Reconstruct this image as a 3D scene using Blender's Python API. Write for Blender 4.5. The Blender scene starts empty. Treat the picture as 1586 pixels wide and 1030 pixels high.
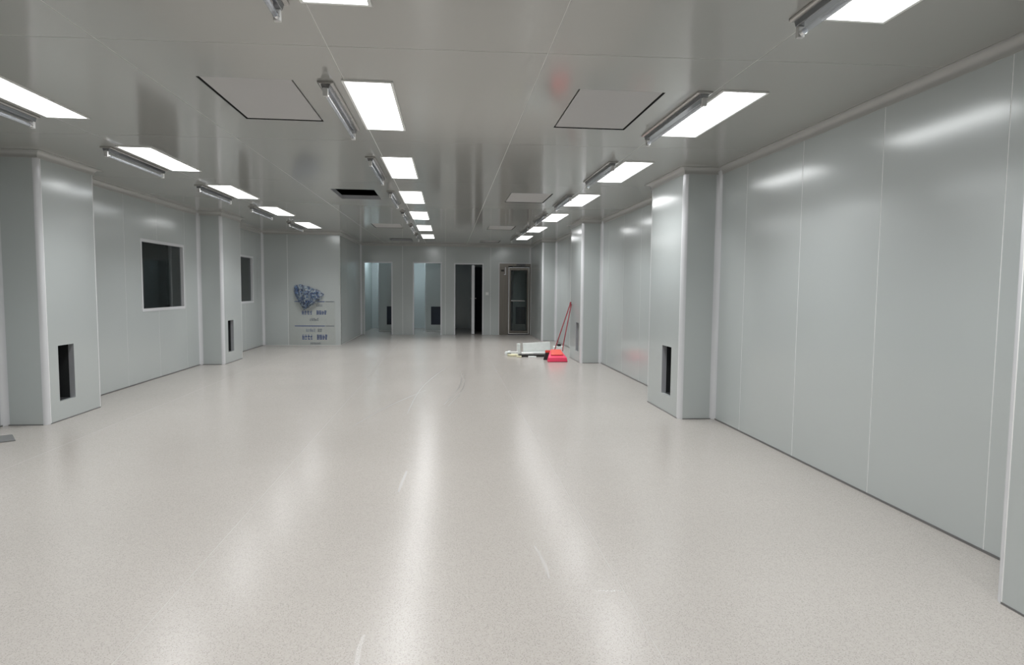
import bpy, bmesh, math, random
from mathutils import Matrix, Vector
random.seed(7)
scene = bpy.context.scene
col = scene.collection

# ------------------------------------------------------------------ camera, world, exposure
CAM_H = 1.4
F_PX, YAW, PITCH, ROLL = 973.05, 0.1015, 0.0701, 0.0088
def make_camera():
    cy, sy, cp, sp = math.cos(YAW), math.sin(YAW), math.cos(PITCH), math.sin(PITCH)
    f = Vector((sy*cp, cy*cp, -sp)); r = Vector((cy, -sy, 0)); u = r.cross(f)
    c, s = math.cos(ROLL), math.sin(ROLL)
    r2 = c*r + s*u; u2 = -s*r + c*u
    cd = bpy.data.cameras.new('camera'); co = bpy.data.objects.new('camera', cd); col.objects.link(co)
    cd.sensor_fit = 'HORIZONTAL'; cd.sensor_width = 36.0; cd.lens = F_PX/1586*36.0
    cd.clip_start = 0.05; cd.clip_end = 100
    m = Matrix((r2, u2, -f)).transposed().to_4x4(); m.translation = (0, 0, CAM_H)
    co.matrix_world = m
    scene.camera = co
make_camera()
w = bpy.data.worlds.new('world'); scene.world = w; w.use_nodes = True
w.node_tree.nodes['Background'].inputs[0].default_value = (0, 0, 0, 1)
w.node_tree.nodes['Background'].inputs[1].default_value = 0.0
vs = scene.view_settings
vs.view_transform = 'Standard'; vs.look = 'None'; vs.gamma = 1.0; vs.use_curve_mapping = False
vs.exposure = 0.0
PANEL_LIGHT = 6.8           # radiance of the LED diffusers
PANEL_WATTS = 16.5          # the downward beam of each LED panel
PANEL_SPREAD = math.radians(120)

# ------------------------------------------------------------------ room dimensions (metres)
H = 2.686
XR, XRp, XL, XLp = 2.880, 2.483, -4.366, -3.961
YB, YF, XBs = 15.38, 18.84, -2.564
YK = -4.5
R_COL = [(1.45, 2.55), (6.51, 7.62), (11.62, 12.72), (16.62, YF)]
L_COL = [(1.50, 2.50), (6.61, 7.605), (11.575, 12.61)]

# ------------------------------------------------------------------ materials
def new_mat(name):
    m = bpy.data.materials.new(name); m.use_nodes = True
    nt = m.node_tree; b = nt.nodes['Principled BSDF']
    return m, nt, b
def node(nt, t, **k):
    n = nt.nodes.new(t)
    for a, v in k.items():
        setattr(n, a, v)
    return n
def coords(nt, scale=(1, 1, 1)):
    tc = node(nt, 'ShaderNodeTexCoord'); mp = node(nt, 'ShaderNodeMapping')
    mp.inputs['Scale'].default_value = scale
    g = node(nt, 'ShaderNodeNewGeometry')
    nt.links.new(g.outputs['Position'], mp.inputs['Vector'])
    return mp.outputs['Vector']
def ramp(nt, fac, stops):
    r = node(nt, 'ShaderNodeValToRGB'); e = r.color_ramp.elements
    while len(e) < len(stops): e.new(0.5)
    for i, (p, c) in enumerate(stops):
        e[i].position = p; e[i].color = (*c, 1) if len(c) == 3 else c
    nt.links.new(fac, r.inputs['Fac'])
    return r.outputs['Color']
def plain(name, c, rough=0.5, metal=0.0, var=0.03, scale=(3, 3, 3), spec=0.5, bump=0.0, bscale=(40, 40, 40)):
    m, nt, b = new_mat(name)
    n = node(nt, 'ShaderNodeTexNoise'); n.inputs['Scale'].default_value = 1.0; n.inputs['Detail'].default_value = 4
    nt.links.new(coords(nt, scale), n.inputs['Vector'])
    lo = tuple(max(0, v*(1-var)) for v in c); hi = tuple(min(1, v*(1+var)) for v in c)
    nt.links.new(ramp(nt, n.outputs['Fac'], [(0.3, lo), (0.7, hi)]), b.inputs['Base Color'])
    b.inputs['Roughness'].default_value = rough; b.inputs['Metallic'].default_value = metal
    b.inputs['Specular IOR Level'].default_value = spec
    if bump:
        n2 = node(nt, 'ShaderNodeTexNoise'); n2.inputs['Scale'].default_value = 1.0; n2.inputs['Detail'].default_value = 3
        nt.links.new(coords(nt, bscale), n2.inputs['Vector'])
        bp = node(nt, 'ShaderNodeBump'); bp.inputs['Strength'].default_value = bump; bp.inputs['Distance'].default_value = 0.002
        nt.links.new(n2.outputs['Fac'], bp.inputs['Height']); nt.links.new(bp.outputs['Normal'], b.inputs['Normal'])
    return m

M = {}
M['wall'] = plain('painted_steel_wall', (0.505, 0.54, 0.535), 0.18, 0.10, spec=0.7, var=0.015, scale=(.7, .7, .7), bump=0.06, bscale=(1.2, 1.2, 2.2))
M['ceil'] = plain('painted_steel_ceiling', (0.415, 0.415, 0.395), 0.105, 0.15, var=0.015, scale=(.7, .7, .7), bump=0.05, bscale=(1.5, 1.0, 1.0))
M['cover'] = plain('matt_cover', (0.435, 0.43, 0.425), 0.45, var=0.01)
M['seal'] = plain('white_sealant', (0.86, 0.87, 0.86), 0.5, var=0.02)
M['cseal'] = plain('grey_ceiling_sealant', (0.72, 0.72, 0.70), 0.4, var=0.02)
M['alu'] = plain('satin_aluminium_profile', (0.70, 0.71, 0.73), 0.22, 0.15, var=0.02)
M['cove'] = plain('ceiling_cove_profile', (0.45, 0.45, 0.435), 0.28, 0.1, var=0.02)
M['track'] = plain('grey_floor_track', (0.20, 0.20, 0.20), 0.4, 0.5, var=0.05)
M['dark'] = plain('dark_void', (0.018, 0.02, 0.021), 0.9, var=0.1)
M['duct'] = plain('duct_grey', (0.16, 0.17, 0.18), 0.6, var=0.1)
M['ductmetal'] = plain('galvanised_reveal', (0.45, 0.46, 0.48), 0.45, 0.3, var=0.08)
M['steel'] = plain('brushed_stainless', (0.19, 0.175, 0.155), 0.32, 0.9, var=0.10, scale=(60, 60, 1.5))
M['steeldark'] = plain('dark_steel', (0.10, 0.10, 0.105), 0.35, 0.8, var=0.1)
M['chrome'] = plain('polished_metal', (0.78, 0.78, 0.78), 0.15, 1.0, var=0.02)
M['uvhouse'] = plain('lamp_housing_enamel', (0.46, 0.45, 0.43), 0.18, 0.6, var=0.02)
M['reflector'] = plain('dark_polished_reflector', (0.30, 0.30, 0.31), 0.15, 0.9, var=0.03)
M['socket'] = plain('lamp_socket_plastic', (0.55, 0.55, 0.54), 0.3, var=0.05)
M['white'] = plain('white_plastic', (0.80, 0.81, 0.79), 0.45, var=0.04)
M['foam'] = plain('white_board', (0.82, 0.86, 0.84), 0.6, var=0.05, scale=(8, 8, 8))
M['cream'] = plain('cream_scrap', (0.75, 0.72, 0.50), 0.6, var=0.12, scale=(15, 15, 15))
M['black'] = plain('black_scrap', (0.02, 0.02, 0.018), 0.6, var=0.3, scale=(15, 15, 15))
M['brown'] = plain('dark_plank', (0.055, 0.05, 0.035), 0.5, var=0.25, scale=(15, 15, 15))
M['pink'] = plain('pink_red_plastic', (0.80, 0.055, 0.13), 0.35, var=0.08)
M['red'] = plain('orange_red_plastic', (0.72, 0.09, 0.06), 0.4, var=0.1)
M['handle'] = plain('dark_red_handle', (0.26, 0.022, 0.035), 0.35, var=0.1)
M['plate'] = plain('grey_sheet_metal', (0.22, 0.225, 0.225), 0.4, 0.4, var=0.08)
M['navy'] = plain('dark_navy', (0.035, 0.045, 0.07), 0.5, var=0.1)

def emit(name, c, s):
    m = bpy.data.materials.new(name); m.use_nodes = True; nt = m.node_tree
    nt.nodes.remove(nt.nodes['Principled BSDF'])
    e = node(nt, 'ShaderNodeEmission'); e.inputs['Color'].default_value = (*c, 1); e.inputs['Strength'].default_value = s
    nt.links.new(e.outputs[0], nt.nodes['Material Output'].inputs['Surface'])
    return m
M['led'] = emit('led_diffuser', (0.985, 0.99, 1.0), PANEL_LIGHT)
M['ledcool'] = emit('cubicle_led', (0.80, 0.93, 1.0), 45.0)
M['ledfill'] = emit('dim_fill_led', (0.75, 0.90, 1.0), 3.0)

def glassy(name, tint, diff, alpha_diff, rough=0.03, ior=1.45):
    """clear sheet: transparent, with fresnel reflection and a little body colour"""
    m = bpy.data.materials.new(name); m.use_nodes = True; nt = m.node_tree
    nt.nodes.remove(nt.nodes['Principled BSDF'])
    t = node(nt, 'ShaderNodeBsdfTransparent'); t.inputs[0].default_value = (*tint, 1)
    d = node(nt, 'ShaderNodeBsdfDiffuse'); d.inputs[0].default_value = (*diff, 1)
    g = node(nt, 'ShaderNodeBsdfGlossy'); g.inputs['Roughness'].default_value = rough
    lw = node(nt, 'ShaderNodeLayerWeight'); f0 = ((ior-1)/(ior+1))**2
    pw_ = node(nt, 'ShaderNodeMath', operation='POWER'); nt.links.new(lw.outputs['Facing'], pw_.inputs[0]); pw_.inputs[1].default_value = 5.0
    fr = node(nt, 'ShaderNodeMath', operation='MULTIPLY_ADD'); nt.links.new(pw_.outputs[0], fr.inputs[0]); fr.inputs[1].default_value = 1-f0; fr.inputs[2].default_value = f0
    lw.inputs['Blend'].default_value = 0.5
    m1 = node(nt, 'ShaderNodeMixShader'); m1.inputs[0].default_value = alpha_diff
    nt.links.new(t.outputs[0], m1.inputs[1]); nt.links.new(d.outputs[0], m1.inputs[2])
    m2 = node(nt, 'ShaderNodeMixShader')
    nt.links.new(fr.outputs[0], m2.inputs[0]); nt.links.new(m1.outputs[0], m2.inputs[1]); nt.links.new(g.outputs[0], m2.inputs[2])
    nt.links.new(m2.outputs[0], nt.nodes['Material Output'].inputs['Surface'])
    return m
M['glass'] = glassy('window_glass', (0.80, 0.85, 0.85), (0.1, 0.1, 0.1), 0.02)
M['tube'] = glassy('quartz_tube', (0.9, 0.92, 0.95), (0.75, 0.78, 0.82), 0.22, 0.05, 1.5)
M['film'] = glassy('clear_film', (1, 1, 0.995), (0.80, 0.81, 0.76), 0.03, 0.10)
M['print_blue'] = plain('blue_print', (0.045, 0.085, 0.27), 0.4, var=0.1)
M['print_grey'] = plain('grey_print', (0.17, 0.19, 0.22), 0.4, var=0.1)
M['print_pale'] = plain('pale_blue_print', (0.24, 0.28, 0.36), 0.4, var=0.1)
M['swirl'] = glassy('faint_swirl', (1, 1, 1), (0.9, 0.89, 0.87), 0.055, 0.3)
M['scuff'] = glassy('pale_scuff', (1, 1, 1), (0.95, 0.94, 0.92), 0.20, 0.3)

def crumple_material():
    m = bpy.data.materials.new('crumpled_printed_film'); m.use_nodes = True; nt = m.node_tree
    b = nt.nodes['Principled BSDF']
    n = node(nt, 'ShaderNodeTexVoronoi'); n.inputs['Scale'].default_value = 1.0
    nt.links.new(coords(nt, (26, 26, 26)), n.inputs['Vector'])
    nt.links.new(ramp(nt, n.outputs['Color'], [(0.22, (0.02, 0.06, 0.22)), (0.42, (0.08, 0.17, 0.36)), (0.60, (0.30, 0.38, 0.45)), (0.85, (0.50, 0.54, 0.55))]), b.inputs['Base Color'])
    b.inputs['Roughness'].default_value = 0.12
    t = node(nt, 'ShaderNodeBsdfTransparent'); mx = node(nt, 'ShaderNodeMixShader'); mx.inputs[0].default_value = 0.68
    nt.links.new(t.outputs[0], mx.inputs[1]); nt.links.new(b.outputs[0], mx.inputs[2])
    nt.links.new(mx.outputs[0], nt.nodes['Material Output'].inputs['Surface'])
    return m
M['crumple'] = crumple_material()

def floor_material():
    m, nt, b = new_mat('speckled_vinyl')
    v = coords(nt)
    def vor(scale):
        n = node(nt, 'ShaderNodeTexVoronoi', voronoi_dimensions='2D'); n.inputs['Scale'].default_value = scale
        nt.links.new(v, n.inputs['Vector']); return n
    def sep(o):
        s = node(nt, 'ShaderNodeSeparateColor'); nt.links.new(o, s.inputs[0]); return s
    base = (0.425, 0.400, 0.370)
    a = vor(230.0); s = sep(a.outputs['Color'])
    chips = ramp(nt, s.outputs[0], [(0.0, tuple(x*0.92 for x in base)), (0.35, base), (0.75, tuple(x*1.02 for x in base)), (1.0, tuple(min(1, x*1.10) for x in base))])
    # sparse dark specks
    d = vor(115.0); sd = sep(d.outputs['Color'])
    g1 = node(nt, 'ShaderNodeMath', operation='GREATER_THAN'); g1.inputs[1].default_value = 0.66; nt.links.new(sd.outputs[1], g1.inputs[0])
    g2 = node(nt, 'ShaderNodeMath', operation='LESS_THAN'); g2.inputs[1].default_value = 0.25; nt.links.new(d.outputs['Distance'], g2.inputs[0])
    mm = node(nt, 'ShaderNodeMath', operation='MULTIPLY'); nt.links.new(g1.outputs[0], mm.inputs[0]); nt.links.new(g2.outputs[0], mm.inputs[1])
    ms = node(nt, 'ShaderNodeMath', operation='MULTIPLY'); nt.links.new(mm.outputs[0], ms.inputs[0]); ms.inputs[1].default_value = 0.5
    mix = node(nt, 'ShaderNodeMix', data_type='RGBA'); nt.links.new(ms.outputs[0], mix.inputs[0])
    nt.links.new(chips, mix.inputs[6]); mix.inputs[7].default_value = (0.17, 0.155, 0.14, 1)
    # broad dust cast
    n = node(nt, 'ShaderNodeTexNoise'); n.inputs['Scale'].default_value = 0.8; n.inputs['Detail'].default_value = 5
    nt.links.new(v, n.inputs['Vector'])
    mul = node(nt, 'ShaderNodeMix', data_type='RGBA', blend_type='MULTIPLY'); mul.inputs[0].default_value = 1.0
    nt.links.new(mix.outputs[2], mul.inputs[6]); nt.links.new(ramp(nt, n.outputs['Fac'], [(0.3, (0.96, 0.96, 0.96)), (0.7, (1, 1, 1))]), mul.inputs[7])
    nt.links.new(mul.outputs[2], b.inputs['Base Color'])
    b.inputs['Roughness'].default_value = 0.24
    b.inputs['Specular IOR Level'].default_value = 0.8
    n4 = node(nt, 'ShaderNodeTexNoise'); n4.inputs['Scale'].default_value = 1.0; n4.inputs['Detail'].default_value = 2
    nt.links.new(coords(nt, (2.5, 4.5, 1)), n4.inputs['Vector'])
    bp = node(nt, 'ShaderNodeBump'); bp.inputs['Strength'].default_value = 0.25; bp.inputs['Distance'].default_value = 0.004
    nt.links.new(n4.outputs['Fac'], bp.inputs['Height']); nt.links.new(bp.outputs['Normal'], b.inputs['Normal'])
    return m
M['floor'] = floor_material()
M['weld'] = plain('floor_weld_bead', (0.49, 0.47, 0.445), 0.22, var=0.03)

# ------------------------------------------------------------------ helpers
class MB:
    """collects geometry for ONE mesh object"""
    def __init__(s): s.v = []; s.f = []; s.smooth = False
    def add(s, vs_, fs_):
        o = len(s.v); s.v += [tuple(x) for x in vs_]; s.f += [tuple(i+o for i in q) for q in fs_]; return s
    def box(s, x0, x1, y0, y1, z0, z1):
        return s.add([(x0, y0, z0), (x1, y0, z0), (x1, y1, z0), (x0, y1, z0), (x0, y0, z1), (x1, y0, z1), (x1, y1, z1), (x0, y1, z1)],
                     [(0, 3, 2, 1), (4, 5, 6, 7), (0, 1, 5, 4), (1, 2, 6, 5), (2, 3, 7, 6), (3, 0, 4, 7)])
    def prism(s, poly, fn, d0, d1):
        n = len(poly)
        vs_ = [fn(a, b, d0) for a, b in poly] + [fn(a, b, d1) for a, b in poly]
        fs_ = [tuple(range(n)), tuple(range(2*n-1, n-1, -1))] + [(i, (i+1) % n, n+(i+1) % n, n+i) for i in range(n)]
        return s.add(vs_, fs_)
    def panel(s, outer, holes, fn, d0, d1, ch=0.0):
        """flat panel in the (a,b) plane; outer: 4 corners; holes: rectangles (a0,a1,b0,b1), at most one"""
        if ch:
            cx = sum(p[0] for p in outer)/4; cy = sum(p[1] for p in outer)/4
            front = [(p[0]-math.copysign(ch, p[0]-cx), p[1]-math.copysign(ch, p[1]-cy)) for p in outer]
        else: front = outer
        if not holes:
            vs_ = [fn(a, b, d0) for a, b in front] + [fn(a, b, d0+ch) for a, b in outer] + [fn(a, b, d1) for a, b in outer]
            fs_ = [(0, 1, 2, 3), (11, 10, 9, 8)] + [(i, (i+1) % 4, 4+(i+1) % 4, 4+i) for i in range(4)] + [(4+i, 4+(i+1) % 4, 8+(i+1) % 4, 8+i) for i in range(4)]
            return s.add(vs_, fs_)
        a0, a1, b0, b1 = holes[0]
        hole = [(a0, b0), (a1, b0), (a1, b1), (a0, b1)]
        vs_ = [fn(a, b, d0) for a, b in front] + [fn(a, b, d0+ch) for a, b in outer] + [fn(a, b, d1) for a, b in outer] \
            + [fn(a, b, d0) for a, b in hole] + [fn(a, b, d1) for a, b in hole]
        fs_ = []
        for i in range(4):
            j = (i+1) % 4
            fs_ += [(i, j, 12+j, 12+i), (i, j, 4+j, 4+i), (4+i, 4+j, 8+j, 8+i), (8+i, 8+j, 16+j, 16+i), (12+i, 12+j, 16+j, 16+i)]
        return s.add(vs_, fs_)
    def tube(s, path, r, n=10, cap=True):
        path = [Vector(p) for p in path]; rs = r if isinstance(r, (list, tuple)) else [r]*len(path)
        rings = []
        for i, p in enumerate(path):
            t = (path[min(i+1, len(path)-1)]-path[max(i-1, 0)]).normalized()
            a = t.orthogonal().normalized() if i == 0 else (prev - t*prev.dot(t)).normalized()
            prev = a; b = t.cross(a)
            rings.append([p + rs[i]*(math.cos(2*math.pi*k/n)*a + math.sin(2*math.pi*k/n)*b) for k in range(n)])
        vs_ = [q for r_ in rings for q in r_]
        fs_ = [(i*n+k, i*n+(k+1) % n, (i+1)*n+(k+1) % n, (i+1)*n+k) for i in range(len(path)-1) for k in range(n)]
        if cap: fs_ += [tuple(range(n-1, -1, -1)), tuple(range((len(path)-1)*n, len(path)*n))]
        s.smooth = True
        return s.add(vs_, fs_)
    def mesh(s, name, mat):
        me = bpy.data.meshes.new(name); me.from_pydata(s.v, [], s.f)
        bm = bmesh.new(); bm.from_mesh(me); bmesh.ops.recalc_face_normals(bm, faces=bm.faces); bm.to_mesh(me); bm.free()
        me.materials.append(mat)
        if s.smooth:
            for p in me.polygons: p.use_smooth = True
            try: me.set_sharp_from_angle(angle=math.radians(40))
            except Exception: pass
        return me
    def build(s, name, mat, parent=None, bevel=0.0):
        o = bpy.data.objects.new(name, s.mesh(name, mat)); col.objects.link(o)
        if parent: o.parent = parent
        if bevel:
            md = o.modifiers.new('bevel', 'BEVEL'); md.width = bevel; md.segments = 2; md.limit_method = 'ANGLE'
        return o
def empty(name, loc=(0, 0, 0), rz=0.0):
    o = bpy.data.objects.new(name, None); col.objects.link(o); o.location = loc; o.rotation_euler = (0, 0, rz); o.empty_display_size = 0.1
    return o
def tag(o, label, cat, group=None, kind=None):
    o['label'] = label; o['category'] = cat
    if group: o['group'] = group
    if kind: o['kind'] = kind
    return o
def copy_tree(o, parent=None):
    c = o.copy(); col.objects.link(c); c.parent = parent
    for ch in list(o.children): copy_tree(ch, c)
    return c
ORD = ['first', 'second', 'third', 'fourth', 'fifth', 'sixth', 'seventh', 'eighth', 'ninth', 'tenth']

# plane maps: (a, b, depth behind the visible face)
def f_right(a, b, d): return (XR+d, a, b)
def f_left(a, b, d): return (XL-d, a, b)
def f_far(a, b, d): return (a, YF+d, b)
def f_alcove(a, b, d): return (a, YB+d, b)
def f_step(a, b, d): return (XBs-d, a, b)
def f_back(a, b, d): return (a, YK-d, b)
def f_ceil(a, b, d): return (a, b, H+d)

GAP = 0.0030
def build_wall(name, fn, bays, label, holes=(), z1=H, panel_name='wall_panel', z0=0.0):
    """bays: lists of seam positions along the wall; holes: (a0,a1,b0,b1)"""
    core = MB()
    skins = []
    for seams in bays:
        for s0, s1 in zip(seams[:-1], seams[1:]):
            hs = []
            for h in holes:
                if h[0] < s1 and h[1] > s0: hs.append(h)
            # split cells around holes that cross a seam
            def emit_cell(mb, g, d0, d1, ch):
                if not hs:
                    mb.panel([(s0+g, z0+g*2), (s1-g, z0+g*2), (s1-g, z1-g), (s0+g, z1-g)], None, fn, d0, d1, ch); return
                h = hs[0]; a0, a1 = max(h[0], s0), min(h[1], s1)
                b0, b1 = h[2], h[3]
                if b0 <= 0.001:      # door: the opening reaches the floor
                    if a0 > s0+0.01: mb.panel([(s0+g, z0), (a0, z0), (a0, b1), (s0+g, b1)], None, fn, d0, d1)
                    if a1 < s1-0.01: mb.panel([(a1, z0), (s1-g, z0), (s1-g, b1), (a1, b1)], None, fn, d0, d1)
                    mb.panel([(s0+g, b1), (s1-g, b1), (s1-g, z1-g), (s0+g, z1-g)], None, fn, d0, d1)
                elif a0 > s0+0.01 and a1 < s1-0.01:
                    mb.panel([(s0+g, z0), (s1-g, z0), (s1-g, z1-g), (s0+g, z1-g)], [(a0, a1, b0, b1)], fn, d0, d1)
                else:
                    mb.panel([(s0+g, z0), (s1-g, z0), (s1-g, b0), (s0+g, b0)], None, fn, d0, d1)
                    mb.panel([(s0+g, b1), (s1-g, b1), (s1-g, z1-g), (s0+g, z1-g)], None, fn, d0, d1)
                    if a0 > s0+0.01: mb.panel([(s0+g, b0), (a0, b0), (a0, b1), (s0+g, b1)], None, fn, d0, d1)
                    if a1 < s1-0.01: mb.panel([(a1, b0), (s1-g, b0), (s1-g, b1), (a1, b1)], None, fn, d0, d1)
            emit_cell(core, 0.0, 0.0011, 0.05, 0)
            sk = MB(); emit_cell(sk, GAP, 0.0, 0.001, 0.0); skins.append(sk)
    o = core.build(name, M['seal'])
    tag(o, label, 'wall', kind='structure')
    for sk in skins: sk.build(panel_name, M['wall'], o)
    return o

# ------------------------------------------------------------------ floor
fl = MB().box(XL-0.06, XR+0.06, YK-0.06, 22.2, -0.12, -0.0035).build('floor', M['duct'])
tag(fl, 'pale beige speckled vinyl floor of the long room with glossy reflections', 'floor', kind='structure')
fx = [XL-0.05, -3.342, -1.235, 0.815, XR+0.05]
for a, b in zip(fx[:-1], fx[1:]):
    MB().panel([(a+0.002, YK), (b-0.002, YK), (b-0.002, 22.15), (a+0.002, 22.15)], None, lambda x, y, d: (x, y, -d), 0, 0.003, 0.0008).build('floor_sheet', M['floor'], fl)
for a in fx[1:-1]:
    MB().box(a-0.002, a+0.002, YK, 22.15, -0.003, -0.0003).build('weld_seam', M['weld'], fl)

# ------------------------------------------------------------------ ceiling
CX = [XL-0.05, -3.035, -1.842, -0.647, 0.542, 1.720, XR+0.05]
CY = [YK-0.1, -3.05, -0.87, 1.34, 3.525, 5.72, 7.89, 10.04, 12.37, 14.56, 16.77, YF+0.2]
SK = -0.035
def cyy(y, x): return y + SK*x
HOLES = [(-1.552, -0.968, 4.145, 5.135), (0.835, 1.415, 4.09, 5.075),
         (-1.552, -0.976, 8.575, 9.510), (0.838, 1.420, 8.555, 9.490),
         (-1.570, -0.975, 13.065, 13.965), (0.840, 1.400, 13.075, 13.945),
         (-1.570, -0.970, 16.90, 17.75), (0.870, 1.415, 17.085, 17.945)]
core = MB(); skins = []
for i in range(len(CX)-1):
    for j in range(len(CY)-1):
        xa, xb = CX[i], CX[i+1]
        def quad(g): return [(xa+g, cyy(CY[j], xa)+g), (xb-g, cyy(CY[j], xb)+g), (xb-g, cyy(CY[j+1], xb)-g), (xa+g, cyy(CY[j+1], xa)-g)]
        hs = [h for h in HOLES if xa < (h[0]+h[1])/2 < xb and CY[j]+SK*h[0] < (h[2]+h[3])/2 < CY[j+1]+SK*h[0]]
        core.panel(quad(0), hs, f_ceil, 0.0011, 0.055)
        sk = MB().panel(quad(0.0024), hs, f_ceil, 0.0, 0.001, 0.0); skins.append(sk)
ce = core.build('ceiling', M['cseal'])
tag(ce, 'grey metal panel ceiling with recessed hatches and rows of lights', 'ceiling', kind='structure')
for sk in skins: sk.build('ceiling_panel', M['ceil'], ce)
MB().box(XL-0.3, XR+0.3, YK-0.3, 22.4, H+0.55, H+0.6).build('plenum_deck', M['dark'], ce)
for xx in (XL-0.3, XR+0.25): MB().box(xx, xx+0.05, YK-0.3, 22.4, H+0.06, H+0.55).build('plenum_side', M['dark'], ce)
for yy in (YK-0.3, 22.35): MB().box(XL-0.3, XR+0.3, yy, yy+0.05, H+0.06, H+0.55).build('plenum_side', M['dark'], ce)

for i, h in enumerate(HOLES):
    is_open = i in (2, 6)
    MB().panel([(h[0]-0.0005, h[2]-0.0005), (h[1]+0.0005, h[2]-0.0005), (h[1]+0.0005, h[3]+0.0005), (h[0]-0.0005, h[3]+0.0005)], [(h[0]+0.003, h[1]-0.003, h[2]+0.003, h[3]-0.003)], f_ceil, 0.0012, 0.056).build('opening_liner', M['ductmetal'] if is_open else M['dark'], ce)
# lids over the ceiling openings (two openings are left without a lid)
LIDS = [(0, 'pale hatch lid in the ceiling beside the middle light row, farthest from the doorway wall', ),
        (1, 'pale hatch lid in the ceiling beside the right wall lights, farthest from the doorway wall'),
        (3, 'pale ceiling hatch lid directly across from the open black ceiling hole'),
        (4, 'pale ceiling hatch lid between the two open ceiling holes'),
        (5, 'pale ceiling hatch lid, second from the doorway wall, on the column side'),
        (7, 'pale ceiling hatch lid nearest the doorway wall and the steel door')]
for i, lab in LIDS:
    x0, x1, y0, y1 = HOLES[i]; g = 0.014
    r = empty('ceiling_hatch', ((x0+x1)/2, (y0+y1)/2, H+0.005))
    tag(r, lab, 'hatch', 'hatch lids in the ceiling')
    hx, hy = (x1-x0)/2-g, (y1-y0)/2-g
    MB().panel([(-hx, -hy), (hx, -hy), (hx, hy), (-hx, hy)], None, lambda a, b, d: (a, b, d), 0, 0.012, 0.002).build('lid', M['cover'], r)
    rim2 = MB().panel([(-hx-0.009, -hy-0.009), (hx+0.009, -hy-0.009), (hx+0.009, hy+0.009), (-hx-0.009, hy+0.009)], [(-hx+0.03, hx-0.03, -hy+0.03, hy-0.03)], lambda a, b, d: (a, b, d), 0.0125, 0.042)
    rim2.build('black_gasket', M['dark'], r)

# ------------------------------------------------------------------ walls
wr = build_wall('wall_right', f_right, [[YK, -3.6, -2.65, -1.7, -0.75, 0.2, R_COL[0][0]], [R_COL[0][1]-0.02, 3.033, 3.985, 4.945, 5.91, R_COL[1][0]+0.02],
                [R_COL[1][1]-0.02, 8.28, 9.25, 10.2, 11.17, R_COL[2][0]+0.02], [R_COL[2][1]-0.02, 13.2, 14.17, 15.14, 16.1, R_COL[3][0]+0.02]],
                'grey painted steel panel wall with thin pale vertical joints and column casings')
WINS = [(9.505, 10.965, 1.03, 2.055), (13.23, 14.69, 1.04, 2.05)]
wl = build_wall('wall_left', f_left, [[YK, -3.6, -2.6, -1.6, -0.6, 0.4, L_COL[0][0]], [L_COL[0][1]-0.02, 3.1, 4.1, 5.1, 6.1, L_COL[1][0]+0.02],
                [L_COL[1][1]-0.02, 8.08, 9.06, 10.03, 11.03, L_COL[2][0]+0.02], [L_COL[2][1]-0.02, 13.1, 14.1, 15.1, YB+0.05]],
                'grey painted steel panel wall with two dark windows', holes=WINS)
wa = build_wall('wall_alcove', f_alcove, [[XL, -3.782, XBs]], 'grey wall block with printed clear film stuck to its lower part')
wst = build_wall('wall_step', f_step, [[YB+0.003, 16.5, 17.65, YF]], 'short grey wall between the film covered block and doorway wall')
DOORS = [(-2.452, -1.658, 0.0, 2.125), (-1.020, -0.215, 0.0, 2.132), (0.198, 1.025, 0.0, 2.112), (1.505, 2.483, 0.0, 2.165)]
wf = build_wall('wall_far', f_far, [[XBs, -1.34, -0.083, 1.26, 2.50]], 'dim grey end wall pierced by three narrow doorways and a steel door', holes=DOORS)
wk = build_wall('wall_back', f_back, [[XL, -3.2, -2.0, -0.8, 0.4, 1.6, XR]], 'grey steel panel wall opposite the doorway wall')

def vprofile(name, cx, cy, sx, sy, R, concave, parent, z0=0.0, z1=H, mat='alu'):
    """vertical quarter-round profile at the corner (cx,cy); sx,sy point from the corner towards the two wall faces"""
    mb = MB(); n = 8; t = 0.003
    # centre of curvature lies R away from the corner along both directions
    px, py = cx+sx*R, cy+sy*R
    outer = [(px-sx*R*math.cos(k*math.pi/2/n), py-sy*R*math.sin(k*math.pi/2/n)) for k in range(n+1)]
    Ri = R-t if not concave else R+t
    if concave:
        inner = [(px-sx*(R+t)*math.cos(k*math.pi/2/n), py-sy*(R+t)*math.sin(k*math.pi/2/n)) for k in range(n+1)]
    else:
        inner = [(px-sx*(R-t)*math.cos(k*math.pi/2/n), py-sy*(R-t)*math.sin(k*math.pi/2/n)) for k in range(n+1)]
    poly = outer+inner[::-1]
    m = len(poly)
    vs_ = [(a, b, z0) for a, b in poly]+[(a, b, z1) for a, b in poly]
    fs_ = [(i, (i+1) % m, m+(i+1) % m, m+i) for i in range(m)]
    for k in range(n): fs_ += [(k, k+1, m-2-k, m-1-k), (m+k, m+k+1, m+m-2-k, m+m-1-k)]
    mb.add(vs_, fs_); mb.smooth = True
    return mb.build(name, M[mat], parent)

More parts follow.
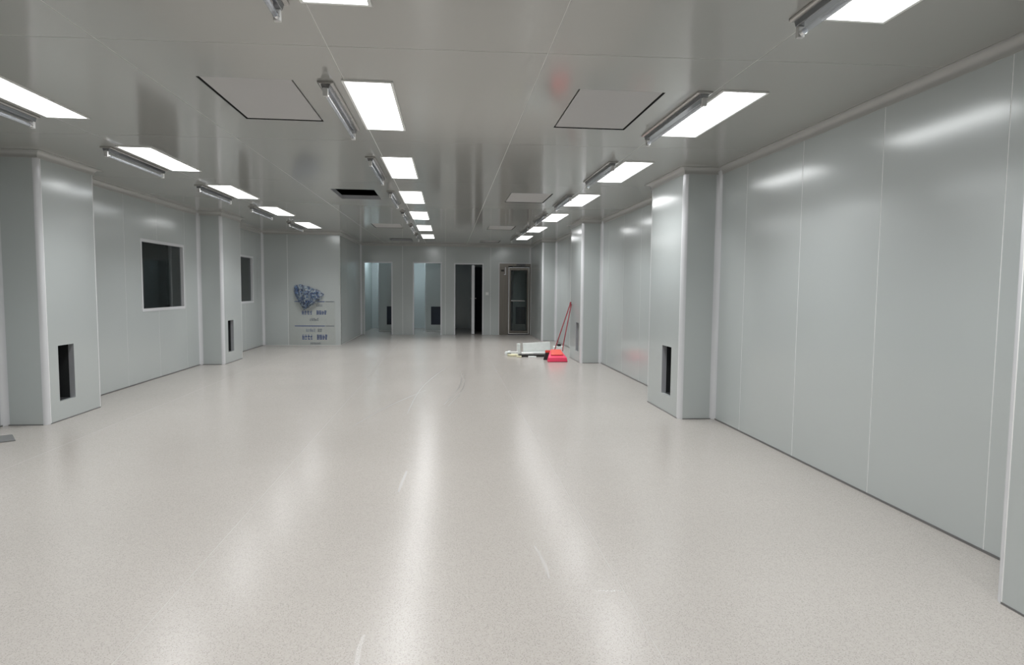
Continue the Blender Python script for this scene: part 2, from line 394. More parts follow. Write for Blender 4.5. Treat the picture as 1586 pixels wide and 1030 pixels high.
RC = 0.045
def cove(p0, p1, inward, e0, e1, parent=ce, R=0.055, mat='cove'):
    """horizontal cove between wall and ceiling; inward = unit vector into the room; e = +1 outer corner, -1 inner corner"""
    p0, p1 = Vector((*p0, 0)), Vector((*p1, 0)); d = (p1-p0).normalized(); nrm = Vector((*inward, 0))
    n = 6; prof = []
    for k in range(n+1):
        a = k*math.pi/2/n
        prof.append((R-R*math.cos(a), H-R+R*math.sin(a)))      # (offset into the room, height): concave towards the room
    prof = [(0.004, H-R-0.012), (0.004, H-R)]+prof[1:-1]+[(R, H-0.004), (R+0.012, H-0.004)]
    back = [(0.0, H-R-0.012), (0.0, H), (R+0.012, H)]
    ring = prof+back[::-1]
    m = len(ring)
    vs_ = [tuple(p0 + nrm*w_ - d*(e0*w_) + Vector((0, 0, z))) for w_, z in ring]+[tuple(p1 + nrm*w_ + d*(e1*w_) + Vector((0, 0, z))) for w_, z in ring]
    fs_ = [(i, (i+1) % m, m+(i+1) % m, m+i) for i in range(m)]+[tuple(range(m)), tuple(range(2*m-1, m-1, -1))]
    mb = MB().add(vs_, fs_); mb.smooth = True
    return mb.build('cove_strip', M[mat], parent)

# coves along the side walls, round the columns, and the far walls
def side_coves(X, Xp, sgn, cols, yend):
    y = YK
    for k, (a, b) in enumerate(cols):
        cove((X, y), (X, a), (sgn, 0), -1, -1)
        cove((X, a), (Xp, a), (0, -1), -1, 1)
        last = b >= yend-0.01
        cove((Xp, a), (Xp, b), (sgn, 0), 1, -1 if last else 1)
        if not last: cove((Xp, b), (X, b), (0, 1), 1, -1)
        y = b
    if y < yend-0.01: cove((X, y), (X, yend), (sgn, 0), -1, -1)
side_coves(XR, XRp, -1, R_COL, YF)
side_coves(XL, XLp, 1, L_COL, YB)
cove((XL, YB), (XBs, YB), (0, -1), -1, 1)
cove((XBs, YB), (XBs, YF), (1, 0), 1, -1)
cove((XBs, YF), (XRp, YF), (0, -1), -1, -1)
cove((XL, YK), (XR, YK), (0, 1), -1, -1)

# thin floor tracks under the wall panels
def track(name, segs, label):
    mb = MB()
    for x0, x1, y0, y1 in segs: mb.box(x0, x1, y0, y1, 0.0, 0.014)
    o = mb.build(name, M['track']); tag(o, label, 'baseboard', kind='structure'); return o
def side_track(X, sgn, cols, ystart, yend, name, label):
    segs = []; y = ystart
    for a, b in cols:
        if a > y: segs.append((min(X, X+sgn*0.004), max(X, X+sgn*0.004), y, a))
        y = b
    if y < yend: segs.append((min(X, X+sgn*0.004), max(X, X+sgn*0.004), y, yend))
    track(name, segs, label)
side_track(XR, -1, R_COL, YK, YF, 'baseboard_right', 'thin dark floor track under the column side wall panels')
side_track(XL, 1, L_COL, YK, YB, 'baseboard_left', 'thin dark floor track under the window wall panels')

# ------------------------------------------------------------------ column casings with return-air openings
def column(X, Xp, sgn, y0, y1, hole, label, merge=False):
    """sgn: direction from the wall into the room"""
    r = empty('column_casing', ((X+Xp)/2, (y0+y1)/2, 0)); tag(r, label, 'column', 'column casings along the side walls', kind='structure')
    ox, oy = r.location.x, r.location.y
    def L(p): return (p[0]-ox, p[1]-oy, p[2])
    def fside(a, b, d): return L((Xp-sgn*d, a, b))
    def fnear(a, b, d): return L((a, y0+d, b))
    def ffar(a, b, d): return L((a, y1-d, b))
    ya, yb = y0+RC, (y1-RC if not merge else y1)
    MB().panel([(ya, 0.003), (yb, 0.003), (yb, H), (ya, H)], [hole] if hole else None, fside, 0, 0.035, 0.0).build('side_panel', M['wall'], r)
    xa, xb = sorted((Xp-sgn*RC, X))
    MB().panel([(xa, 0.003), (xb, 0.003), (xb, H), (xa, H)], None, fnear, 0, 0.035).build('front_panel', M['wall'], r)
    if not merge: MB().panel([(xa, 0.003), (xb, 0.003), (xb, H), (xa, H)], None, ffar, 0, 0.035).build('rear_panel', M['wall'], r)
    vprofile('corner_profile', Xp-ox, y0-oy, -sgn, 1, RC, False, r)
    if not merge: vprofile('corner_profile', Xp-ox, y1-oy, -sgn, -1, RC, False, r)
    vprofile('corner_cove', X-ox, y0-oy, sgn, -1, 0.05, True, r)
    if not merge: vprofile('corner_cove', X-ox, y1-oy, sgn, 1, 0.05, True, r)
    for yj in ([ya, yb-0.006] if not merge else [ya]):
        j0, j1 = sorted((Xp+sgn*0.0006-ox, Xp-sgn*0.002-ox))
        MB().box(j0, j1, yj-oy, yj+0.006-oy, 0.01, H-0.06).build('joint_strip', M['seal'], r)
    # floor track
    t = MB()
    def bx(x0_, x1_, y0_, y1_): t.box(min(x0_, x1_)-ox, max(x0_, x1_)-ox, y0_-oy, y1_-oy, 0, 0.010)
    bx(Xp+sgn*0.002, Xp-sgn*0.01, ya, yb); bx(Xp-sgn*RC, X, y0-0.002, y0+0.01)
    t.build('floor_track', M['track'], r)
    if hole:
        a0, a1, b0, b1 = hole
        d = MB(); dep = 0.30
        th = 0.035
        x_in, x_out = Xp-sgn*th, Xp-sgn*dep
        lo, hi = min(x_in, x_out)-ox, max(x_in, x_out)-ox
        d.box(lo, hi, a0-0.02-oy, a0-oy, b0-0.02, b1+0.02); d.box(lo, hi, a1-oy, a1+0.02-oy, b0-0.02, b1+0.02)
        d.box(lo, hi, a0-oy, a1-oy, b0-0.02, b0); d.box(lo, hi, a0-oy, a1-oy, b1, b1+0.02)
        d.box(min(x_out, x_out-sgn*0.02)-ox, max(x_out, x_out-sgn*0.02)-ox, a0-0.02-oy, a1+0.02-oy, b0-0.02, b1+0.02)
        dd = d.build('return_air_duct', M['dark'], r)
        lip = MB()
        s0, s1 = sorted((Xp-sgn*0.001-ox, Xp-sgn*0.055-ox))
        lip.box(s0, s1, a1-0.003-oy, a1-0.0005-oy, b0, b1); lip.box(s0, s1, a0+0.0005-oy, a0+0.003-oy, b0, b1)
        lip.build('opening_liner', M['ductmetal'], r)
    return r
column(XR, XRp, -1, *R_COL[0], (1.72, 2.02, 0.2, 0.757), 'grey column casing on the long right wall, farthest from the doorway wall')
column(XR, XRp, -1, *R_COL[1], (6.777, 7.077, 0.2, 0.757), 'grey column casing with low vent slot, third from the doorway wall')
column(XR, XRp, -1, *R_COL[2], (11.80, 12.07, 0.2, 0.75), 'grey column casing with the red broom leaning beside it')
column(XR, XRp, -1, *R_COL[3], None, 'grey column casing joined to the doorway wall beside the steel door', merge=True)
column(XL, XLp, 1, *L_COL[0], (1.72, 2.02, 0.2, 0.77), 'grey column casing on the window wall, farthest from the printed film')
column(XL, XLp, 1, *L_COL[1], (6.815, 7.09, 0.2, 0.775), 'grey column casing with low vent slot beside the loose metal strip')
column(XL, XLp, 1, *L_COL[2], (11.80, 12.10, 0.2, 0.772), 'grey column casing with low vent slot between the two windows')

# corner profiles of the alcove block and the far corners
def trim(name, *a, label, **k):
    o = vprofile(name, *a, None, **k); tag(o, label, 'trim', kind='structure'); return o
trim('trim_1', XL, YB, 1, -1, 0.05, True, label='pale vertical cove where the window wall meets the film covered block')
trim('trim_2', XBs-0.004+0.004, YB, -1, 1, 0.035, False, label='pale rounded corner strip on the film covered block')
trim('trim_3', XBs, YF, 1, -1, 0.05, True, label='pale vertical cove at the doorway wall, beside the first doorway')
trim('trim_4', XRp, YF, -1, -1, 0.05, True, label='pale vertical cove at the doorway wall, beside the steel door')

# ------------------------------------------------------------------ windows in the left wall, and the dark room behind
def window(n, w_, label):
    y0, y1, z0, z1 = w_
    r = empty('window_%d' % n, (XL, (y0+y1)/2, z0)); tag(r, label, 'window', kind='structure')
    oy = r.location.y
    def fn(a, b, d): return (0.006-d, a-oy, b-z0)
    MB().panel([(y0-0.012, z0-0.012), (y1+0.012, z0-0.012), (y1+0.012, z1+0.012), (y0-0.012, z1+0.012)], [(y0+0.03, y1-0.03, z0+0.03, z1-0.03)], fn, 0.0, 0.006).build('frame', M['alu'], r)
    MB().panel([(y0+0.001, z0+0.001), (y1-0.001, z0+0.001), (y1-0.001, z1-0.001), (y0+0.001, z1-0.001)], [(y0+0.03, y1-0.03, z0+0.03, z1-0.03)], fn, 0.006, 0.058).build('reveal', M['alu'], r)
    MB().panel([(y0+0.03, z0+0.03), (y1-0.03, z0+0.03), (y1-0.03, z1-0.03), (y0+0.03, z1-0.03)], None, fn, 0.045, 0.051).build('pane', M['glass'], r)
window(1, WINS[0], 'wide aluminium framed window onto a dark room, between two columns')
window(2, WINS[1], 'aluminium framed dark window close to the printed film block')
XD = -7.2
cor = MB()
cor.box(XD-0.05, XD, YK, 17.0, 0, H+0.05); cor.box(XD, XL-0.05, 17.0, 17.05, 0, H+0.05); cor.box(XD, XL-0.05, YK, YK+0.05, 0, H+0.05)
cor.box(XD, XL-0.06, YK, 17.0, H+0.05, H+0.1); cor.box(XD, XL-0.06, YK, 17.0, -0.1, 0.0)
tag(cor.build('wall_corridor', M['duct']), 'unlit dark room seen through the windows', 'wall', kind='structure')
pw = MB().box(-5.42, XL-0.055, 13.0, 13.05, 0.0, H+0.05).build('wall_partition', M['wall'])
tag(pw, 'dim grey partition in the dark room, seen through the wide window', 'wall', kind='structure')
MB().box(-5.45, -5.40, 12.98, 13.07, 0, H+0.05).build('edge_profile', M['alu'], pw)

# ------------------------------------------------------------------ rooms behind the doorways
def jamb(n, d, label):
    x0, x1, _, z1 = d
    mb = MB()
    for a, b in ((x0-0.025, x0+0.012), (x1-0.012, x1+0.025)): mb.box(a, b, YF-0.006, YF+0.062, 0, z1+0.025)
    mb.box(x0+0.012, x1-0.012, YF-0.006, YF+0.062, z1-0.012, z1+0.025)
    o = mb.build('door_%d' % n, M['alu']); tag(o, label, 'doorway', kind='structure'); return o
jamb(1, DOORS[0], 'narrow open doorway frame beside the short step wall')
jamb(2, DOORS[1], 'narrow open doorway frame between the other two open doorways')
d3 = jamb(3, DOORS[2], 'open doorway with a door leaf swung into the dark room')
YE = 21.9
part = MB()
for x in (-2.62, -1.36, 0.0, 1.30, 2.60): part.box(x-0.025, x+0.025, YF+0.063, YE, 0, H)
part.box(-2.65, 2.65, YE, YE+0.05, 0, H)
part.box(-2.65, 2.65, YF+0.063, YE+0.05, H+0.002, H+0.05)
tag(part.build('wall_cubicles', M['wall']), 'grey partitions of the small rooms behind the doorways', 'wall', kind='structure')
def cubicle_box(x0, x1, y0, y1, hole, label):
    r = empty('column_casing', (x0, y0, 0)); tag(r, label, 'column', 'boxed columns behind the doorways', kind='structure')
    MB().panel([(0.03, 0.035), (x1-x0, 0.035), (x1-x0, H), (0.03, H)], [hole], lambda a, b, d: (a, d, b), 0, 0.03).build('front_panel', M['wall'], r)
    MB().box(0, 0.03, 0.03, y1-y0, 0, H).build('side_panel', M['wall'], r)
    vprofile('corner_profile', 0, 0, 1, 1, 0.03, False, r)
    MB().box(0.03, x1-x0, -0.003, 0.03, 0, 0.035).build('base_strip', M['white'], r)
    a0, a1, b0, b1 = hole
    MB().box(a0-0.02, a1+0.02, 0.10, 0.12, b0-0.02, b1+0.02).build('dark_opening', M['navy'], r)
cubicle_box(-2.205, -1.387, 20.2, YE-0.002, (0.27, 0.66, 0.22, 0.80), 'boxed column with low square opening behind the doorway by step wall')
cubicle_box(-0.745, -0.027, 20.2, YE-0.002, (0.20, 0.56, 0.22, 0.80), 'boxed column with low square opening behind the middle open doorway')
def cubicle_light(x, y, label, s='ledcool'):
    r = empty('panel_light', (x, y, H-0.01), math.pi/2); tag(r, label, 'ceiling light', 'ceiling lights behind the doorways')
    MB().panel([(-0.3, -0.15), (0.3, -0.15), (0.3, 0.15), (-0.3, 0.15)], [(-0.28, 0.28, -0.13, 0.13)], lambda a, b, d: (a, b, d), 0, 0.011).build('frame', M['white'], r)
    MB().panel([(-0.28, -0.13), (0.28, -0.13), (0.28, 0.13), (-0.28, 0.13)], None, lambda a, b, d: (a, b, d), 0.002, 0.010).build('diffuser', M[s], r)
cubicle_light(-2.43, 20.45, 'small ceiling light in the room behind the doorway by step wall')
cubicle_light(-1.12, 20.45, 'small ceiling light in the room behind the middle open doorway')

cubicle_light(0.45, 19.6, 'unseen dim light added to brighten the room behind the third doorway', 'ledfill')  # unseen fill lamp added to lift the leaf edge, header and back wall
# door leaf standing open in doorway 3
leaf = empty('door_leaf', (0.775, YF+0.95, 0), math.radians(-92.2)); tag(leaf, 'grey door leaf standing edge on behind the third doorway', 'door')
MB().box(0, 0.80, -0.02, 0.02, 0.012, 2.085).build('panel', M['wall'], leaf, 0.002)
MB().box(0.80, 0.804, -0.045, 0.045, 0.012, 2.085).build('edge_strip', M['alu'], leaf)
for s in (-1, 1):
    hd = MB()
    hd.tube([(0.74, s*0.02, 1.09), (0.74, s*0.085, 1.09)], 0.012); hd.tube([(0.745, s*0.085, 1.09), (0.62, s*0.085, 1.09)], 0.012)
    hd.build('lever_handle', M['chrome'], leaf)
rw = MB().box(0.765, 0.80, YF+0.97, YE, 0, H).build('wall_return', M['wall']); tag(rw, 'grey partition end behind the third doorway, holding the door leaf', 'wall', kind='structure')
dk = empty('door_4', (1.05, 21.3, 0)); tag(dk, 'dark panel added to fill the dark gap behind the third doorway', 'door', kind='structure')  # navy panel added to keep the strip beyond the leaf dark
MB().box(-0.245, 0.22, 0, 0.04, 0.0, 2.10).build('leaf', M['navy'], dk)
MB().box(-0.245, 0.22, 0, 0.04, 2.102, H).build('transom', M['wall'], dk)
sw = empty('light_switch', (1.16, YF-0.001, 1.235)); tag(sw, 'small pale wall switch beside the open door doorway', 'switch')
MB().box(-0.043, 0.043, -0.010, 0, -0.043, 0.043).build('plate', M['white'], sw, 0.002)
MB().box(-0.016, 0.016, -0.014, -0.010, -0.028, 0.028).build('rocker', M['white'], sw, 0.001)

# ------------------------------------------------------------------ stainless air-shower front (doorway 4)
st = empty('steel_door_unit', (2.0, YF, 0)); tag(st, 'stainless steel air shower front with glazed door and push bar', 'steel door')
ox = 2.0
x0, x1, zt = 1.508, 2.478, 2.16
MB().box(x0-ox, 1.79-ox, -0.012, 0.03, 0.0, 2.06).build('side_cladding', M['steel'], st)
MB().box(x0-ox, x1-ox, -0.012, 0.03, 2.065, zt).build('header', M['steel'], st)
MB().box(x0-ox-0.006, x0-ox+0.018, -0.022, -0.012, 0, zt+0.004).build('edge_trim', M['alu'], st)
MB().box(x0-ox+0.018, x1-ox, -0.020, -0.012, zt-0.022, zt+0.004).build('edge_trim', M['alu'], st)
MB().box(2.43-ox, x1-ox, -0.012, 0.03, 0.0, 2.06).build('side_cladding', M['steel'], st)
dl = MB()
dl.panel([(1.80-ox, 0.03), (2.42-ox, 0.03), (2.42-ox, 2.03), (1.80-ox, 2.03)], [(1.862-ox, 2.36-ox, 0.12, 1.945)], lambda a, b, d: (a, -0.028+d, b), 0, 0.042)
door = dl.build('glazed_door', M['steel'], st, 0.003)
MB().panel([(1.866-ox, 0.124), (2.356-ox, 0.124), (2.356-ox, 1.941), (1.866-ox, 1.941)], None, lambda a, b, d: (a, -0.010+d, b), 0, 0.006).build('glass', M['glass'], door)
gk = MB().panel([(1.862-ox, 0.12), (2.36-ox, 0.12), (2.36-ox, 1.945), (1.862-ox, 1.945)], [(1.878-ox, 2.344-ox, 0.138, 1.927)], lambda a, b, d: (a, -0.0295+d, b), 0, 0.004)
gk.build('gasket', M['black'], door)
et = MB().panel([(1.80-ox, 0.03), (2.42-ox, 0.03), (2.42-ox, 2.03), (1.80-ox, 2.03)], [(1.818-ox, 2.402-ox, 0.048, 2.012)], lambda a, b, d: (a, -0.0300+d, b), 0, 0.0019)
et.build('edge_trim', M['chrome'], door)
pb = MB().tube([(1.87-ox, -0.075, 1.03), (2.29-ox, -0.075, 1.03)], 0.013)
for x in (1.90, 2.24): pb.tube([(x-ox, -0.012, 1.03), (x-ox, -0.075, 1.03)], 0.012)
pb.build('push_bar', M['chrome'], door)
MB().box(1.80-ox, 2.42-ox, -0.018, 0.0, 0.0, 0.026).build('threshold', M['steeldark'], st)
MB().box(2.02-ox, 2.30-ox, -0.085, -0.020, 2.075, 2.125).build('door_closer', M['steeldark'], st, 0.004)
MB().box(2.10-ox, 2.44-ox, -0.075, -0.055, 2.045, 2.062).build('closer_arm', M['steeldark'], st)
ind = MB().box(1.575-ox, 1.665-ox, -0.022, -0.012, 1.90, 1.96).build('indicator_panel', M['black'], st, 0.002)
MB().box(1.692-ox, 1.716-ox, -0.04, -0.012, 1.80, 2.03).build('pull_handle', M['alu'], st, 0.003)
MB().box(1.66-ox, 1.716-ox, -0.035, -0.012, 1.80, 1.825).build('handle_bracket', M['alu'], st, 0.002)
# boxed column inside the steel door's room
cubicle_box(2.08, 2.57, 20.3, YE-0.002, (0.10, 0.42, 0.24, 0.80), 'boxed column with low opening behind the glazed steel door')

# ------------------------------------------------------------------ LED panel lights and UV lamps
LW, LL = 0.285, 1.185
def make_light():
    r = empty('panel_light')
    hx, hy = LW/2+0.016, LL/2+0.016
    MB().panel([(-hx, -hy), (hx, -hy), (hx, hy), (-hx, hy)], [(-LW/2, LW/2, -LL/2, LL/2)], lambda a, b, d: (a, b, -0.009+d), 0, 0.0085, 0.0).build('frame', M['white'], r)
    MB().panel([(-LW/2, -LL/2), (LW/2, -LL/2), (LW/2, LL/2), (-LW/2, LL/2)], None, lambda a, b, d: (a, b, -0.007+d), 0, 0.006).build('diffuser', M['led'], r)
    ld = bpy.data.lights.new('led_array', 'AREA'); ld.shape = 'RECTANGLE'; ld.size = LW; ld.size_y = LL
    ld.energy = PANEL_WATTS; ld.spread = PANEL_SPREAD; ld.color = (0.985, 0.99, 1.0)
    lo_ = bpy.data.objects.new('led_array', ld); col.objects.link(lo_); lo_.parent = r; lo_.location = (0, 0, -0.0095)
    return r
def make_uv():
    r = empty('ultraviolet_lamp'); L2 = 0.60
    def fn(a, b, d): return (a, d, b)
    MB().prism([(-0.050, -0.001), (0.050, -0.001), (0.050, -0.012), (0.040, -0.016), (-0.040, -0.016), (-0.050, -0.012)], fn, -L2, L2).build('housing', M['uvhouse'], r, 0.002)
    MB().prism([(-0.030, -0.016), (0.030, -0.016), (0.022, -0.042), (-0.022, -0.042)], fn, -L2+0.012, L2-0.012).build('reflector', M['reflector'], r, 0.002)
    for s in (-1, 1):
        y0 = s*(L2-0.028)
        sk = MB().box(-0.016, 0.016, min(y0, y0+s*0.024), max(y0, y0+s*0.024), -0.092, -0.040).build('lamp_holder', M['socket'], r, 0.003)
        MB().tube([(0, s*(L2-0.030), -0.074), (0, s*(L2-0.058), -0.074)], 0.0145, 12).build('end_cap', M['chrome'], sk)
    MB().tube([(0, -(L2-0.058), -0.074), (0, (L2-0.058), -0.074)], 0.0125, 14).build('glass_tube', M['tube'], r)
    return r
MIDY = [16.03, 13.78, 11.45, 9.19, 6.985, 4.70, 2.41, 0.15]
rows = [('middle row', -0.507, -0.770, MIDY, 0, 'doorway wall'),
        ('row along the column side wall', 1.912, 1.655, [y-(0.09 if y > 8 else 0.11) for y in MIDY], 0, 'doorway wall'),
        ('row along the window wall', -2.915, -3.180, [13.66, 11.24, 9.07, 6.875, 4.66, 2.41, 0.15], 1, 'film covered block')]
lp, up = make_light(), make_uv()
first = True
for rn, xl, xu, ys, k0, ref in rows:
    for k, y in enumerate(ys):
        a = lp if first else copy_tree(lp); b = up if first else copy_tree(up); first = False
        a.location = (xl, y, H); b.location = (xu, y+0.03, H)
        tag(a, 'lit white ceiling light, %s from the %s, %s' % (ORD[k], ref, rn), 'ceiling light', 'lit panel lights on the ceiling')
        tag(b, 'unlit tube lamp, %s from the %s, %s' % (ORD[k], ref, rn), 'tube lamp', 'unlit tube lamps on the ceiling')

# ------------------------------------------------------------------ protective film with printing, on the alcove block
fm = empty('protective_film', (-3.23, YB, 0.0)); tag(fm, 'clear protective film with blue printing stuck on the grey wall block', 'plastic film')
def fx_(x): return x+3.23
MB().box(fx_(-3.775), fx_(-2.69), -0.0022, -0.001, 0.015, 1.06).build('film_sheet', M['film'], fm)
def bars(name, rects, mat):
    mb = MB()
    for a0, a1, b0, b1 in rects: mb.box(fx_(a0), fx_(a1), -0.0034, -0.0026, b0, b1)
    return mb.build(name, M[mat], fm)
for z in (1.045, 0.462):
    bars('printed_line', [(-3.634, -2.935, z-0.008, z+0.008)], 'print_blue')
    bars('printed_line', [(-2.915, -2.715, z-0.008, z+0.008)], 'print_grey')
def glyph_row(x0, x1, z0, z1, n, gap_after, seed):
    """rows of small block characters that cannot be read at this distance"""
    rnd = random.Random(seed); out = []; cell = (x1-x0)/(n+0.6)
    x = x0
    for k in range(n):
        wd = cell*0.80; hh = z1-z0
        for r in range(4):
            zz = z0+hh*(r+0.15)/4
            if r in (0, 2) or rnd.random() < 0.55:
                a = x+wd*rnd.choice((0, 0, 0.15)); b = x+wd*rnd.choice((1, 1, 0.8))
                out.append((a, b, zz, zz+hh*0.13))
        for c in range(2 if rnd.random() < 0.6 else 3):
            xx = x+wd*(c+0.3)/2.6
            out.append((xx, xx+wd*0.15, z0+hh*rnd.choice((0, 0.1, 0.25)), z1-hh*rnd.choice((0, 0.05, 0.3))))
        x += cell*(1.6 if k == gap_after else 1.0)
    return out
for x0_, x1_, z0_, z1_, n_, mat_, sd_ in ((-3.465, -3.175, 0.735, 0.838, 4, 'print_blue', 3), (-3.125, -2.845, 0.735, 0.838, 4, 'print_blue', 4),
        (-3.465, -3.170, 0.135, 0.262, 4, 'print_blue', 3), (-3.120, -2.830, 0.135, 0.262, 4, 'print_blue', 4),
        (-3.13, -2.955, 0.925, 0.990, 4, 'print_grey', 5), (-3.375, -3.12, 0.320, 0.400, 5, 'print_pale', 6), (-3.10, -2.97, 0.320, 0.400, 3, 'print_grey', 7),
        (-3.285, -3.045, 0.585, 0.655, 5, 'print_grey', 8), (-3.275, -3.010, 0.022, 0.070, 6, 'print_grey', 9)):
    bars('printed_lettering', glyph_row(x0_, x1_, z0_, z1_, n_, 99, sd_), mat_)
# the peeled, crumpled part of the film hangs off the wall
cr = MB(); nu, nv = 26, 18
rnd = random.Random(5)
tip = (-3.405, 0.84)
arc = [(-3.63, 1.27), (-3.64, 1.36), (-3.60, 1.44), (-3.50, 1.455), (-3.38, 1.43), (-3.22, 1.38), (-3.05, 1.31), (-2.93, 1.235), (-2.96, 1.18), (-3.02, 1.10), (-3.10, 1.02)]
def arc_at(t):
    f_ = t*(len(arc)-1); i = min(int(f_), len(arc)-2); u = f_-i
    return (arc[i][0]*(1-u)+arc[i+1][0]*u, arc[i][1]*(1-u)+arc[i+1][1]*u)
vs_ = []
for i in range(nu+1):
    a = arc_at(i/nu)
    for j in range(nv+1):
        t = j/nv
        x = tip[0]+(a[0]-tip[0])*t; z = tip[1]+(a[1]-tip[1])*t
        dpt = 0.02+0.10*math.sin(math.pi*min(1, t*0.9))*(0.55+0.45*math.sin(i*1.9)) + rnd.uniform(0, 0.035)
        vs_.append((fx_(x)+rnd.uniform(-1, 1)*0.012*t, -dpt, z+rnd.uniform(-1, 1)*0.012*t))
cr.add(vs_, [(i*(nv+1)+j, (i+1)*(nv+1)+j, (i+1)*(nv+1)+j+1, i*(nv+1)+j+1) for i in range(nu) for j in range(nv)])
cr.build('crumpled_flap', M['crumple'], fm)

# ------------------------------------------------------------------ broom, dustpan and rubbish by the column
def slab(name, c, size, rz, mat, label, cat, tilt=(0, 0), z=0.0, bev=0.004, group='scraps piled by the column'):
    sx, sy, sz = size
    o = MB().box(-sx/2, sx/2, -sy/2, sy/2, 0, sz).build(name, M[mat], None, bev)
    o.location = (c[0], c[1], z); o.rotation_euler = (tilt[0], tilt[1], rz)
    tag(o, label, cat, group); return o

dp = empty('dustpan', (2.085, 11.93, 0)); tag(dp, 'pink red long handled dustpan standing on the floor', 'dustpan')
def dustpan():
    # scoop: wide low mouth, sloping hood, closed sides and back
    outer = [(-0.195, -0.13, 0.0), (0.195, -0.13, 0.0), (0.17, 0.13, 0.0), (-0.17, 0.13, 0.0),
             (-0.185, -0.115, 0.085), (0.185, -0.115, 0.085), (0.105, 0.115, 0.21), (-0.105, 0.115, 0.21)]
    m = MB().add(outer, [(0, 3, 2, 1), (4, 5, 6, 7), (0, 1, 5, 4), (1, 2, 6, 5), (2, 3, 7, 6), (3, 0, 4, 7)])
    m.build('scoop', M['pink'], dp, 0.012)
    MB().add([(-0.12, -0.06, 0.125), (0.12, -0.06, 0.125), (0.10, 0.10, 0.213), (-0.10, 0.10, 0.213), (-0.12, -0.06, 0.137), (0.12, -0.06, 0.137), (0.10, 0.10, 0.225), (-0.10, 0.10, 0.225)],
             [(0, 3, 2, 1), (4, 5, 6, 7), (0, 1, 5, 4), (1, 2, 6, 5), (2, 3, 7, 6), (3, 0, 4, 7)]).build('hood', M['red'], dp, 0.006)
    MB().box(-0.19, 0.19, -0.145, -0.12, 0.0, 0.012).build('lip', M['handle'], dp, 0.003)
    MB().tube([(0.135, 0.10, 0.19), (0.16, 0.16, 0.32), (0.36, 0.50, 1.03)], 0.011).build('handle', M['handle'], dp)
    MB().tube([(0.36, 0.50, 1.03), (0.375, 0.525, 1.09)], 0.015).build('grip', M['handle'], dp)
dustpan()
br = empty('broom', (2.03, 12.20, 0)); tag(br, 'dark red broom leaning on the column behind the dustpan', 'broom')
MB().add([(-0.16, -0.03, 0.0), (0.16, -0.03, 0.0), (0.16, 0.04, 0.0), (-0.16, 0.04, 0.0), (-0.12, -0.02, 0.14), (0.12, -0.02, 0.14), (0.12, 0.025, 0.14), (-0.12, 0.025, 0.14)],
         [(0, 3, 2, 1), (4, 5, 6, 7), (0, 1, 5, 4), (1, 2, 6, 5), (2, 3, 7, 6), (3, 0, 4, 7)]).build('bristles', M['black'], br, 0.004)
MB().box(-0.125, 0.125, -0.025, 0.03, 0.14, 0.19).build('head', M['red'], br, 0.01)
MB().tube([(0.06, 0.0, 0.18), (0.085, 0.015, 0.26), (0.40, 0.22, 1.09)], 0.011).build('handle', M['handle'], br)
MB().tube([(0.40, 0.22, 1.09), (0.413, 0.229, 1.135)], 0.015).build('grip', M['handle'], br)

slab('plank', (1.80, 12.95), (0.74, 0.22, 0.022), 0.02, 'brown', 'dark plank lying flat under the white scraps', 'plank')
slab('plank', (1.79, 12.76), (0.66, 0.11, 0.055), 0.03, 'black', 'black strip added to darken the foot of the scrap pile', 'plank', bev=0.012)  # black slab added for the dark band along the pile's foot
slab('plank', (1.93, 13.27), (0.66, 0.14, 0.03), -0.10, 'black', 'black strip lying behind the dark plank', 'plank')
slab('foam_board', (1.87, 13.12), (0.58, 0.045, 0.235), 0.04, 'foam', 'long white board standing on edge in the scrap pile', 'board', (-0.10, -0.05), 0.028, 0.006)
slab('foam_board', (1.80, 12.97), (0.56, 0.12, 0.05), 0.04, 'foam', 'white board lying flat in front of the standing board', 'board', (0.0, 0.0), 0.0225, 0.006)
slab('foam_board', (2.30, 12.78), (0.18, 0.08, 0.025), 0.3, 'white', 'narrow white strip on the floor behind the dustpan', 'offcut')
slab('foam_board', (2.32, 13.06), (0.22, 0.12, 0.19), -0.05, 'foam', 'short white block beside the red dustpan', 'board', (0.0, 0.0), 0.0, 0.008)
slab('foam_board', (1.62, 12.76), (0.24, 0.07, 0.03), 0.10, 'white', 'thin white offcut lying on the black strip', 'offcut', z=0.0555)
slab('foam_block', (1.505, 13.36), (0.065, 0.06, 0.22), 0.3, 'foam', 'small white block standing upright in the scrap pile', 'block', bev=0.008)
slab('foam_board', (1.40, 13.25), (0.16, 0.08, 0.06), -0.1, 'white', 'white strip lying beside the upright white block', 'offcut')
slab('foam_board', (1.25, 13.13), (0.09, 0.10, 0.07), 0.2, 'foam', 'white lump before the upright white block', 'offcut', bev=0.01)
slab('foam_block', (1.33, 13.6), (0.05, 0.05, 0.04), 0.4, 'foam', 'tiny white scrap beside the white strip', 'offcut')
slab('paper_scrap', (1.33, 12.86), (0.20, 0.13, 0.045), 0.2, 'cream', 'cream coloured scrap at the end of the pile', 'offcut', bev=0.01)
slab('paper_scrap', (1.44, 12.66), (0.09, 0.06, 0.03), -0.4, 'cream', 'small cream scrap on the floor before the pile', 'offcut', bev=0.006)
slab('foam_board', (1.70, 12.60), (0.16, 0.05, 0.03), -0.2, 'foam', 'small white offcut on the floor before the black strip', 'offcut')
slab('foam_block', (1.24, 13.30), (0.08, 0.06, 0.03), 0.6, 'white', 'flat white scrap at the far end of the white strip', 'offcut')
slab('black_block', (1.27, 13.0), (0.07, 0.05, 0.05), 0.3, 'black', 'small black lump beside the cream scrap', 'block')
slab('black_block', (2.20, 12.60), (0.10, 0.06, 0.16), 0.1, 'black', 'black lump standing behind the dustpan', 'block')
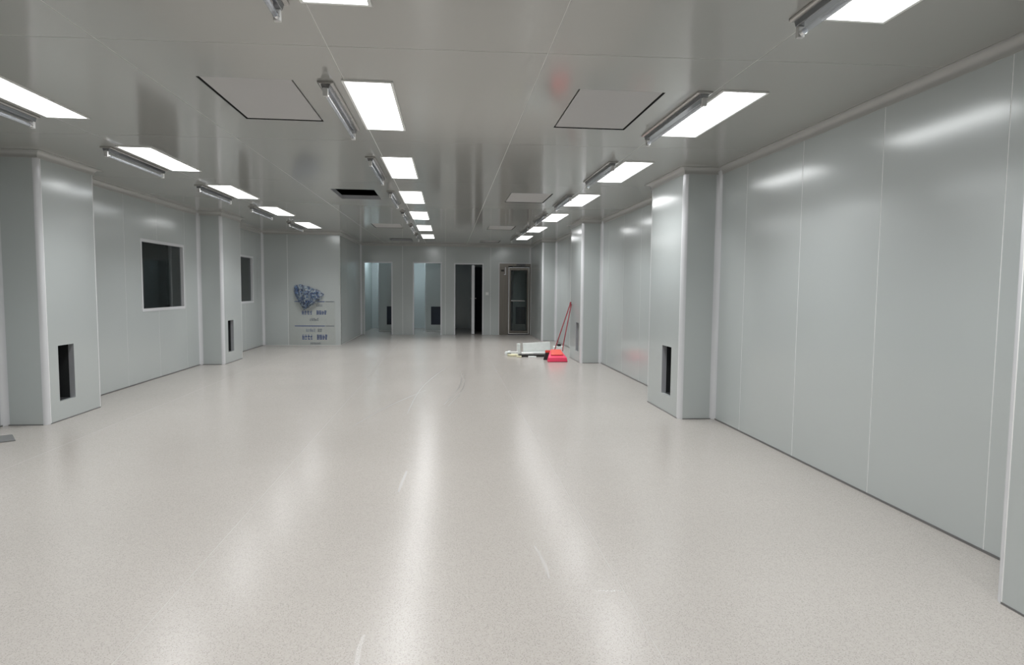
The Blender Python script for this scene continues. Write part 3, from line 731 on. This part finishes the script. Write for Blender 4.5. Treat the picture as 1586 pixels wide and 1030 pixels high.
slab('black_block', (2.33, 13.05), (0.07, 0.06, 0.05), 0.2, 'black', 'black lump on top of the short white block', 'block', z=0.1905)

# loose metal strip on the floor by the left column
mp = MB().panel([(0, 0), (0.28, 0), (0.28, 0.33), (0, 0.33)], None, lambda a, b, d: (a, b, 0.012-d), 0, 0.012, 0.002).build('metal_strip', M['plate'])
mp.location = (-4.016, 6.175, 0); mp.rotation_euler = (0, 0, math.atan2(-0.221, 0.168)); mp.scale = (1, -1, 1)
tag(mp, 'loose grey metal strip lying on the floor beside the column', 'metal strip')

# ------------------------------------------------------------------ scuff marks on the floor sheets
def scuff(pts, wd, mat='scuff'):
    mb = MB(); n = len(pts); vs2 = []
    for i, p in enumerate(pts):
        a = Vector(pts[max(i-1, 0)]); b = Vector(pts[min(i+1, n-1)]); t = (b-a).normalized(); nn = Vector((-t.y, t.x))
        k = wd*(0.35+0.65*math.sin(math.pi*(i+0.4)/(n-0.2)))
        vs2 += [(p[0]+nn.x*k, p[1]+nn.y*k, 0.0003), (p[0]-nn.x*k, p[1]-nn.y*k, 0.0003)]
    m2 = len(vs2)
    mb.add(vs2 + [(x, y, -0.0001) for x, y, z in vs2], [(2*i, 2*i+1, 2*i+3, 2*i+2) for i in range(n-1)])
    mb.v = mb.v[:m2]
    mb.build('scuff_mark', M[mat], fl)
scuff([(-0.313, 4.77), (-0.322, 4.6), (-0.332, 4.42), (-0.338, 4.28)], 0.012)
scuff([(-0.335, 2.49), (-0.342, 2.40), (-0.336, 2.28), (-0.33, 2.2)], 0.010)
scuff([(0.47, 3.31), (0.485, 3.18), (0.492, 3.05), (0.488, 2.92)], 0.010)
scuff([(0.69, 2.772), (0.725, 2.771), (0.765, 2.769), (0.805, 2.767)], 0.009)
def arc_pts(a, b, bow, n=14):
    a, b = Vector(a), Vector(b); d = b-a; nn = Vector((-d.y, d.x)).normalized()
    return [tuple(a+d*(i/n)+nn*bow*math.sin(math.pi*i/n)) for i in range(n+1)]
scuff(arc_pts((0.20, 10.6), (-0.05, 7.5), 0.10), 0.010, 'swirl')
scuff(arc_pts((0.24, 10.4), (0.0, 7.4), 0.10), 0.007, 'swirl')
scuff(arc_pts((-0.05, 10.9), (-0.45, 7.0), -0.10), 0.008, 'swirl')
scuff(arc_pts((-0.30, 8.6), (-0.95, 6.4), -0.05), 0.009, 'swirl')
